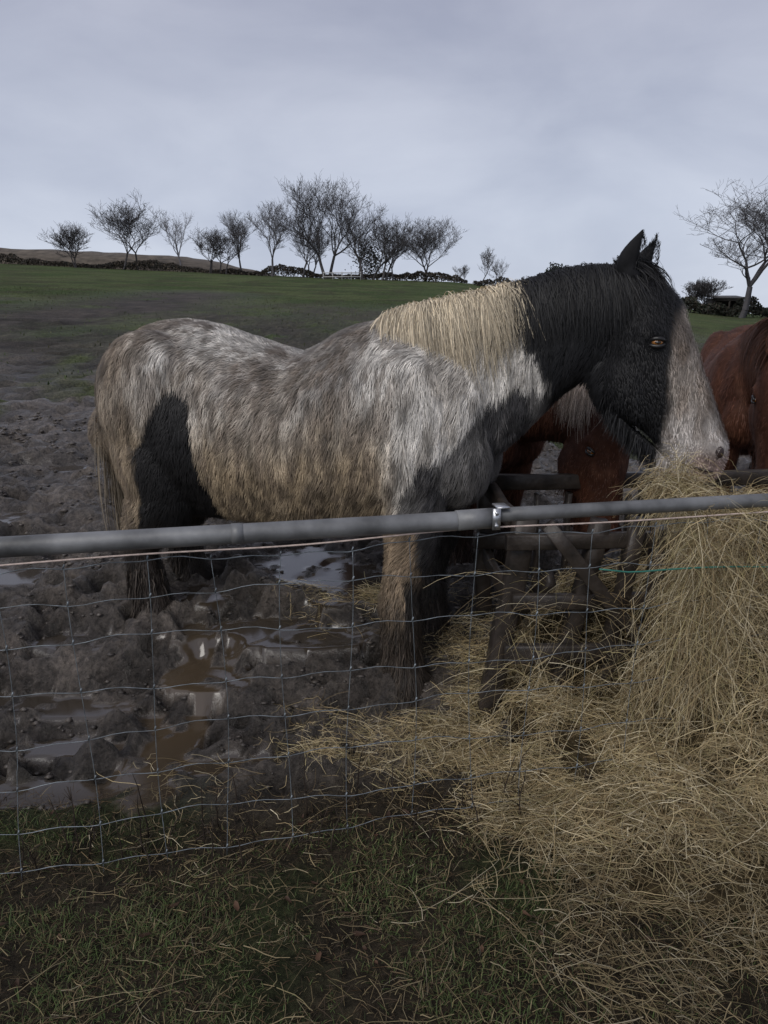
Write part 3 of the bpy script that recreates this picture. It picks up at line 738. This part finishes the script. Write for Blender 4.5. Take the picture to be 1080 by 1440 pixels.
parts.append(hang(1300,lambda n:rng.normal(.98,.045,n),lambda n:rng.normal(2.44,.045,n),lambda n:.95+.07*np.abs(rng.normal(0,.8,n)),(.05,.15),(-.1,-.2,-.2),(.8,.4,.8)))
parts.append(hang(600,lambda n:rng.uniform(.9,1.7,n),lambda n:fy(1.2)+rng.normal(0.02,.035,n),lambda n:rng.normal(1.012,.008,n),(.05,.18),(0,-.3,-.2),(.9,.4,.4)))
V_=[];F_=[];C_=[];o_=0
for a,b,c in parts: V_.append(a);F_.append(b+o_);C_.append(c);o_+=len(a)
hh=mk('hanging_strands',np.concatenate(V_),np.concatenate(F_),M_hay,np.concatenate(C_)); 
hh.parent=strands
# ------------------------------------------------------------ foreground grass, weeds, leaves
M_grass=mat_basic('grass_blades',rough=.6,spec=.25,vcol=True)
n=90000
x=rng.uniform(-1.6,1.7,n); y=1.05+1.2*rng.random(n)
cl=fbm(x*4,y*4,seed=501); pr=sm(.40,.58,cl)*(1-sm(1.75,2.05,y+.2*(fbm(x*2,y*2,seed=3)-.5)))*(1-.75*sm(.1,.7,x))+.06*(y<2)
k=rng.random(n)<pr; x,y=x[k],y[k]; n=len(x)
L=rng.uniform(.010,.042,n)*(.6+.8*vn(x*5,y*5,seed=9)); az=rng.uniform(0,6.28,n)
lean=rng.uniform(.3,1.6,n)
D=np.stack([np.cos(az)*lean,np.sin(az)*lean,np.ones(n)],1); D=nrm(D)
z=gz(x,y)-.003; b=np.stack([x,y,z],1)
P=np.stack([b,b+D*(L*.5)[:,None],b+D*L[:,None]-np.array([0,0,1])*(L*.25)[:,None]],1)
Vr,Fr=ribbons(P,nrm(np.stack([-np.sin(az),np.cos(az),0*az],1)),rng.uniform(.0012,.003,n),.85)
gc=np.array([[.065,.095,.028],[.09,.125,.040],[.045,.06,.022],[.15,.13,.06],[.10,.075,.04],[.24,.20,.11]])[rng.choice(6,n,p=[.26,.22,.17,.15,.13,.07])]*rng.uniform(.6,1.3,n)[:,None]
mk('grass',Vr,Fr,M_grass,np.repeat(gc,6,axis=0))
n=13000
x=rng.uniform(-1.6,1.7,n); y=1.05+1.1*rng.random(n); az=rng.uniform(0,6.28,n); L=rng.uniform(.012,.06,n)
b=np.stack([x,y,gz(x,y)+rng.uniform(.001,.015,n)],1); D=np.stack([np.cos(az),np.sin(az),rng.normal(0,.15,n)],1)
P=np.stack([b,b+D*(L*.5)[:,None]+np.array([0,0,.003]),b+D*L[:,None]],1)
Vr,Fr=ribbons(P,nrm(rng.normal(0,1,(n,3))),rng.uniform(.001,.0028,n),.4)
gc=np.array([[.12,.085,.045],[.22,.17,.09],[.05,.035,.022],[.08,.05,.028]])[rng.integers(0,4,n)]*rng.uniform(.6,1.2,n)[:,None]
mk('ground_litter',Vr,Fr,M_grass,np.repeat(gc,6,axis=0))
# mud clods
n=6500
x=rng.uniform(-3.6,1.6,n); y=2.05+5*rng.random(n)**1.3
ix=np.clip(np.searchsorted(xs,x)-1,0,nx-2); iy=np.clip(np.searchsorted(ys,y)-1,0,ny-2)
k=(WET[iy,ix]<.5)&(fbm(x*3,y*3,seed=88)>.42); x,y=x[k],y[k]; n=len(x)
ico=np.array([[0,0,1],[.9,0,.3],[.28,.85,.3],[-.72,.53,.3],[-.72,-.53,.3],[.28,-.85,.3],[0,0,-.6]])
T0=np.array([[0,1,2],[0,2,3],[0,3,4],[0,4,5],[0,5,1],[6,2,1],[6,3,2],[6,4,3],[6,5,4],[6,1,5]])
sc=rng.uniform(.005,.016,n)*(1+.22*(y-2)); 
V=ico[None]*rng.uniform(.6,1.3,(n,7,1))*sc[:,None,None]*np.stack([rng.uniform(.8,1.5,n),rng.uniform(.8,1.3,n),rng.uniform(.4,.8,n)],1)[:,None,:]
V=V+np.stack([x,y,gz(x,y)+sc*.05],1)[:,None,:]
Fc=(T0[None]+(np.arange(n)*7)[:,None,None]).reshape(-1,3)
M_clod=mat_basic('mud_clods_wet',rough=.42,spec=.5,vcol=True,bump=(120,.6,.004))
cc=np.array([.082,.070,.060])*rng.uniform(.5,1.35,n)[:,None]
mk('mud_clods',V,Fc,M_clod,np.repeat(cc,7,axis=0),smooth=True)
# field tufts
n=60000
x=rng.uniform(-26,14,n); y=5+31*rng.random(n)**1.4
ix=np.clip(np.searchsorted(xs,x)-1,0,nx-2); iy=np.clip(np.searchsorted(ys,y)-1,0,ny-2)
k=rng.random(n)<gr[iy,ix]*.9; x,y,ix,iy=x[k],y[k],ix[k],iy[k]; n=len(x)
b=np.stack([x,y,gz(x,y)-.01],1); az=rng.uniform(0,6.28,n); L=rng.uniform(.02,.07,n)
D=nrm(np.stack([np.cos(az)*.5,np.sin(az)*.5,np.ones(n)],1))
P=np.stack([b,b+D*(L*.6)[:,None],b+D*L[:,None]],1)
Vr,Fr=ribbons(P,nrm(np.stack([-np.sin(az),np.cos(az),0*az],1)),L*.35,.8)
gc=np.array([[.055,.080,.028],[.07,.095,.035],[.10,.10,.05]])[rng.integers(0,3,n)]*rng.uniform(.6,1.3,n)[:,None]
mk('grass',Vr,Fr,M_grass,np.repeat(gc,6,axis=0))
mb=MB()
for q in range(40):
    x=rng.uniform(-1.3,1.3);y=rng.uniform(1.25,2.2); z=float(gz(x,y))+.012; a=rng.uniform(0,6.28); l=rng.uniform(.010,.020)
    ca,sa=math.cos(a),math.sin(a)
    pts=[(-l,0,.002),(-.3*l,.4*l,.006),(.5*l,.35*l,.003),(l,0,.008),(.5*l,-.35*l,.006),(-.3*l,-.4*l,.002),(0,0,-.002)]
    V=[(x+ca*p[0]-sa*p[1],y+sa*p[0]+ca*p[1],z+p[2]+rng.uniform(0,.004)) for p in pts]
    T=[[6,i,(i+1)%6] for i in range(6)]
    mb.add(V,None,T,np.array([.09,.05,.03])*rng.uniform(.3,1.2))
mb.make('fallen_leaves',M_grass)
mb=MB()
for q in range(50):
    x=rng.uniform(-1.2,.9); y=fy(x)+rng.uniform(-.10,.18); z=float(gz(x,y)); h=rng.uniform(.06,.26)
    lx,ly=rng.normal(0,.03,2); pts=[(x+lx*t*t+rng.normal(0,.002),y+ly*t,z-.01+h*t) for t in np.linspace(0,1,6)]
    mb.tube(pts,np.linspace(.0030,.001,6),5,np.array([.035,.026,.02])*rng.uniform(.6,1.5))
    for e in range(rng.integers(1,5)):
        t=rng.uniform(.3,.9); p=np.array(pts[int(t*5)]); d=np.array([rng.normal(0,.03),rng.normal(0,.02),rng.uniform(.01,.04)])
        mb.tube([p,p+d*.5,p+d],[.0014,.0011,.0007],4,np.array([.04,.03,.022]))
mb.make('dead_weeds',M_grass)
# ------------------------------------------------------------ trees
M_bark=mat_basic('hazed_bark',(.105,.100,.105),rough=.95,spec=.1,noise=(.6,.7,1.4))  # distance haze is put into the bark colours of the far trees
M_barkd=mat_basic('hazed_dark_bark',(.070,.066,.068),rough=.95,spec=.1,noise=(.6,.7,1.4))
M_barkl=mat_basic('pale_bark',(.22,.215,.23),rough=.95,spec=.1)
def tree(name,x,y,H,spread,mat,seed,depth=6,multi=1,thin=1.0,lean=0,low=.19,rmin=.010,dens=.6):
    r_=random.Random(seed); S=[]
    def grow(p,d,L,r,k):
        nseg=3 if k>0 else 2
        q=p; dd=d
        for i in range(nseg):
            dd=(dd+Vector((r_.gauss(0,.14),r_.gauss(0,.14),r_.gauss(.04,.08)))).normalized()
            q2=q+dd*(L/nseg); r2=r*(1-.22*(i+1)/nseg)
            S.append((q,q2,r*(1-.22*i/nseg),r2)); 
            if k<depth and r_.random()<dens:
                sd=(dd+Vector((r_.gauss(0,.7),r_.gauss(0,.7),r_.gauss(.15,.4)))).normalized()
                grow(q2,sd,L*.6,r2*.4,max(k-2,0)) if k>0 else S.append((q2,q2+sd*L*.5,r2*.5,r2*.2))
            q=q2
        if k<=0: return
        nb=r_.choice((2,2,3)) if k<depth else r_.choice((3,4))
        a0=r_.uniform(0,6.28)
        for b in range(nb):
            a=a0+b*6.283/nb+r_.uniform(-.4,.4); tl=r_.uniform(.3,.75)*spread
            side=Vector((math.cos(a),math.sin(a),0))
            nd=(dd*math.cos(tl)+side*math.sin(tl)+Vector((0,0,.12))).normalized()
            grow(q,nd,L*r_.uniform(.68,.90),r*.75*r_.uniform(.6,.8),k-1)
    for m_ in range(multi):
        off=Vector((r_.uniform(-.16,.16),r_.uniform(-.12,.12),0))*(multi>1)
        d=Vector((lean+(r_.uniform(-.4,.4) if multi>1 else r_.uniform(-.06,.06)),0,1)).normalized()
        grow(off,d,low,.02*thin,depth)
    A=np.array([s[0] for s in S]);B=np.array([s[1] for s in S]); ra=np.array([s[2] for s in S]); rb=np.array([s[3] for s in S])
    sc=H/np.percentile(B[:,2],99)
    A=A*sc;B=B*sc
    ra=np.maximum(ra*H,rmin);rb=np.maximum(rb*H,rmin*.6)
    n=len(A); T=nrm(B-A); up=np.where(np.abs(T[:,2:3])<.9,np.array([[0,0,1.]]),np.array([[1.,0,0]])); a=nrm(np.cross(T,up)); b=np.cross(a,T)
    V=np.zeros((n,6,3))
    for k in range(3):
        c_,s_2=math.cos(k*2.094),math.sin(k*2.094)
        V[:,k]=A+(a*c_+b*s_2)*ra[:,None]; V[:,3+k]=B+(a*c_+b*s_2)*rb[:,None]
    bi=np.arange(n)*6
    Fq=np.concatenate([np.stack([bi+k,bi+(k+1)%3,bi+3+(k+1)%3,bi+3+k],1) for k in range(3)])
    z0=float(hbase(x,y))-.3
    ob=mk(name,V,Fq,mat); ob.location=(x,y,z0)
    return ob
def R_(u): return (u-540)/1097
Yh=112
T_=[(118,5.6,1.2,M_barkd,6,3),(174,8.8,1.45,M_barkd,7,2),(257,7.8,.7,M_barkl,6,1),(304,5.8,1.3,M_barkd,6,4),(340,8.4,1.0,M_bark,7,1),(383,9.6,.95,M_bark,7,1),(426,8.6,1.05,M_bark,7,1),(447,7.0,1.1,M_bark,6,2),
    (484,13.0,1.15,M_barkd,7,2),(505,9.0,1.0,M_bark,6,1),(524,8.4,1.1,M_barkd,6,4),(553,6.8,.9,M_bark,6,1),(600,8.2,1.35,M_bark,7,2),(648,2.4,1.1,M_bark,5,2),(678,5.0,.9,M_bark,6,1),(700,3.6,1.1,M_bark,5,2)]
for q,(u,Hh,sp,mt,dp,mu) in enumerate(T_):
    yy=Yh+((q*7)%5)-2
    tree('bare_tree',R_(u)*yy,yy,Hh+.3,sp,mt,100+q,depth=dp-1,multi=mu,rmin=.017 if mt is M_barkd else .014,dens=.78)
tree('oak_tree',R_(1046)*80,80,12.4,1.7,M_bark,1234,depth=7,multi=1,thin=1.7,low=.15,rmin=.014,dens=.55)
tree('bare_tree',R_(985)*86,86,3.8,1.3,M_barkd,77,depth=5,multi=4,rmin=.018,dens=.8)
M_leaf=mat_basic('hedge_foliage',rough=.9,spec=.1,vcol=True)
def clumps(name,P,size,cols):
    n=len(P); a=nrm(rng.normal(0,1,(n,3))); b=nrm(np.cross(a,rng.normal(0,1,(n,3))))
    s=rng.uniform(.5,1.2,n)[:,None]*size
    V=np.stack([P-a*s-b*s*.5,P+a*s-b*s*.4,P+a*s*.6+b*s*.7,P-a*s*.8+b*s*.6],1)
    F=np.arange(n*4).reshape(-1,4)
    c=np.array(cols)[rng.integers(0,len(cols),n)]*rng.uniform(.6,1.3,n)[:,None]
    return mk(name,V,F,M_leaf,np.repeat(c,4,axis=0))
def hedge(name,x0,x1,yfun,hfun,n,size,cols,depth=1.2):
    x=rng.uniform(x0,x1,n); y=yfun(x)+rng.normal(0,depth*.5,n); h=hfun(x)*(.25+1.2*fbm(x*.5,x*0,seed=601))
    z=hbase(x,y)+h*np.sqrt(rng.random(n))*(1-.25*((y-yfun(x))/depth)**2)
    return clumps(name,np.stack([x,y,z],1),size,cols)
hedge('hedgerow',-62,12,lambda x:Yh+1+0*x,lambda x:1.0+.4*np.sin(x*.31),22000,.13,[[.075,.065,.056],[.095,.078,.060],[.060,.058,.050]])
hedge('hedgerow',12,60,lambda x:104+0*x,lambda x:1.2+0*x,9000,.14,[[.060,.060,.055],[.075,.064,.054]])
hedge('hedgerow',29,60,lambda x:84+0*x,lambda x:1.3+1.0*sm(0,1,np.sin(x)),12000,.14,[[.052,.054,.046],[.065,.056,.044],[.04,.046,.034]])
P=rng.normal(0,1,(3600,3)); P=nrm(P)*(rng.random(3600)**.5)[:,None]*np.array([1.6,1.6,1.7])*(.75+.5*rng.random((3600,1)))
P+=np.array([R_(780)*100,100,float(hbase(R_(780)*100,100))+1.9]); P[:,0]+=.35*np.sin(P[:,2]*3)
clumps('evergreen_bush',P,.14,[[.035,.043,.032],[.047,.055,.042]])
P=rng.normal(0,1,(1800,3))*np.array([1.1,.9,1.5])
P+=np.array([R_(522)*113,113,float(hbase(R_(522)*113,113))+2.4]); clumps('ivy_clad_bush',P,.13,[[.050,.053,.046],[.062,.063,.054]])
bx=np.linspace(-75,-8,70); by=np.array([114,117,122,129,136]); BX,BY=np.meshgrid(bx,by)
prof=np.array([-.5,1.4,2.6,3.2,0])[:,None]
BZ=hbase(BX,np.minimum(BY,118))+prof*(sm(-8,-36,BX))+.5*(fbm(BX/3,BY/3,seed=611)-.5)-.3
i=(np.arange(4)[:,None]*70+np.arange(69)[None]).ravel()
mk('hill_bank',np.stack([BX,BY,BZ],-1),np.stack([i,i+1,i+71,i+70],1),mat_basic('bracken',(.10,.082,.062),rough=.95,noise=(.8,.6,1.5)),smooth=True)
M_white=mat_basic('white_paint',(.42,.42,.41),rough=.7,noise=(3,.8,1.05))
mb=MB(); x0=R_(455)*105; z0=float(hbase(x0,105))
for k in range(5): mb.box((x0+k*1.25,105,z0+.45),(.12,.1,1.1))
for zz in (.35,.85): mb.box((x0+2.5,104.93,z0+zz),(5.1,.04,.12))
mb.make('paddock_fence',M_white)
M_shed=mat_basic('dark_shed_boards',(.07,.06,.05),rough=.9,noise=(4,.6,1.3)); M_roof=mat_basic('tin_roof',(.11,.105,.10),rough=.8,noise=(3,.7,1.2))
sx=R_(1022)*88; sz=float(hbase(sx,88)); shed=empty('field_shed',(sx,88,sz))
mb=MB(); mb.box((0,1.2,.95),(3.2,.1,1.9)); mb.box((-1.55,0,.9),(.1,2.3,1.8)); mb.box((1.55,0,.9),(.1,2.3,1.8)); mb.box((0,-1.2,1.7),(3.0,.08,.3)); mb.box((0,-1.2,.8),(.15,.12,1.5))
mb.make('walls',M_shed,parent=shed)
mb=MB(); Rr=np.array([[1,0,0],[0,math.cos(.1),-math.sin(.1)],[0,math.sin(.1),math.cos(.1)]]); mb.box((0,0,2.02),(3.7,2.9,.08),Rr); mb.make('roof',M_roof,parent=shed)
# ------------------------------------------------------------ world, sun, camera
w=bpy.data.worlds.new('World'); scene.world=w; w.use_nodes=True; nt=w.node_tree; L=nt.links.new
bg=nt.nodes['Background']; out=nt.nodes['World Output']
sky=nt.nodes.new('ShaderNodeTexSky'); sky.sky_type='NISHITA'; sky.sun_disc=False
sky.sun_elevation=math.radians(42); sky.sun_rotation=math.radians(215)
L(sky.outputs[0],bg.inputs[0]); bg.inputs[1].default_value=.06
bg2=nt.nodes.new('ShaderNodeBackground'); bg2.inputs[1].default_value=1.18
tc=nt.nodes.new('ShaderNodeTexCoord'); mp=nt.nodes.new('ShaderNodeMapping'); mp.inputs['Scale'].default_value=(1.0,1.0,2.4); mp.inputs['Rotation'].default_value=(0,.12,0)
L(tc.outputs['Generated'],mp.inputs[0])
nz=nt.nodes.new('ShaderNodeTexNoise'); nz.inputs['Scale'].default_value=3.0; nz.inputs['Detail'].default_value=7; nz.inputs['Roughness'].default_value=.52; nz.inputs['Distortion'].default_value=.3
L(mp.outputs[0],nz.inputs['Vector'])
cr=nt.nodes.new('ShaderNodeValToRGB'); cr.color_ramp.elements[0].position=.32; cr.color_ramp.elements[0].color=(.81,.825,.86,1); cr.color_ramp.elements[1].position=.68; cr.color_ramp.elements[1].color=(1.11,1.105,1.08,1)
L(nz.outputs['Fac'],cr.inputs[0])
sep=nt.nodes.new('ShaderNodeSeparateXYZ'); L(tc.outputs['Generated'],sep.inputs[0])
g2=nt.nodes.new('ShaderNodeValToRGB'); e=g2.color_ramp.elements; e[0].position=0; e[0].color=(.53,.575,.68,1); e[1].position=1; e[1].color=(.345,.355,.43,1)
q=e.new(.12); q.color=(.50,.54,.645,1); q=e.new(.40); q.color=(.365,.38,.475,1)
L(sep.outputs['Z'],g2.inputs[0])
mm=nt.nodes.new('ShaderNodeMix'); mm.data_type='RGBA'; mm.blend_type='MULTIPLY'; mm.inputs[0].default_value=1
L(g2.outputs[0],mm.inputs[6]); L(cr.outputs[0],mm.inputs[7]); L(mm.outputs[2],bg2.inputs[0])
ms=nt.nodes.new('ShaderNodeMixShader'); ms.inputs[0].default_value=.92; L(bg.outputs[0],ms.inputs[1]); L(bg2.outputs[0],ms.inputs[2]); L(ms.outputs[0],out.inputs[0])
sl=bpy.data.lights.new('sun','SUN'); sl.energy=1.5; sl.angle=math.radians(40); sl.color=(1,.96,.90)
so=bpy.data.objects.new('sun',sl); scene.collection.objects.link(so)
az=math.radians(215); el=math.radians(42)
sd=Vector((math.sin(az)*math.cos(el),math.cos(az)*math.cos(el),math.sin(el)))
so.rotation_euler=sd.to_track_quat('Z','Y').to_euler()
cam=bpy.data.cameras.new('camera'); co=bpy.data.objects.new('camera',cam); scene.collection.objects.link(co)
co.location=(0,0,1.55); co.rotation_euler=(math.radians(75),0,0)
cam.sensor_fit='VERTICAL'; cam.sensor_height=36; cam.lens=36*1050/1440; cam.clip_start=.05; cam.clip_end=1500
scene.camera=co
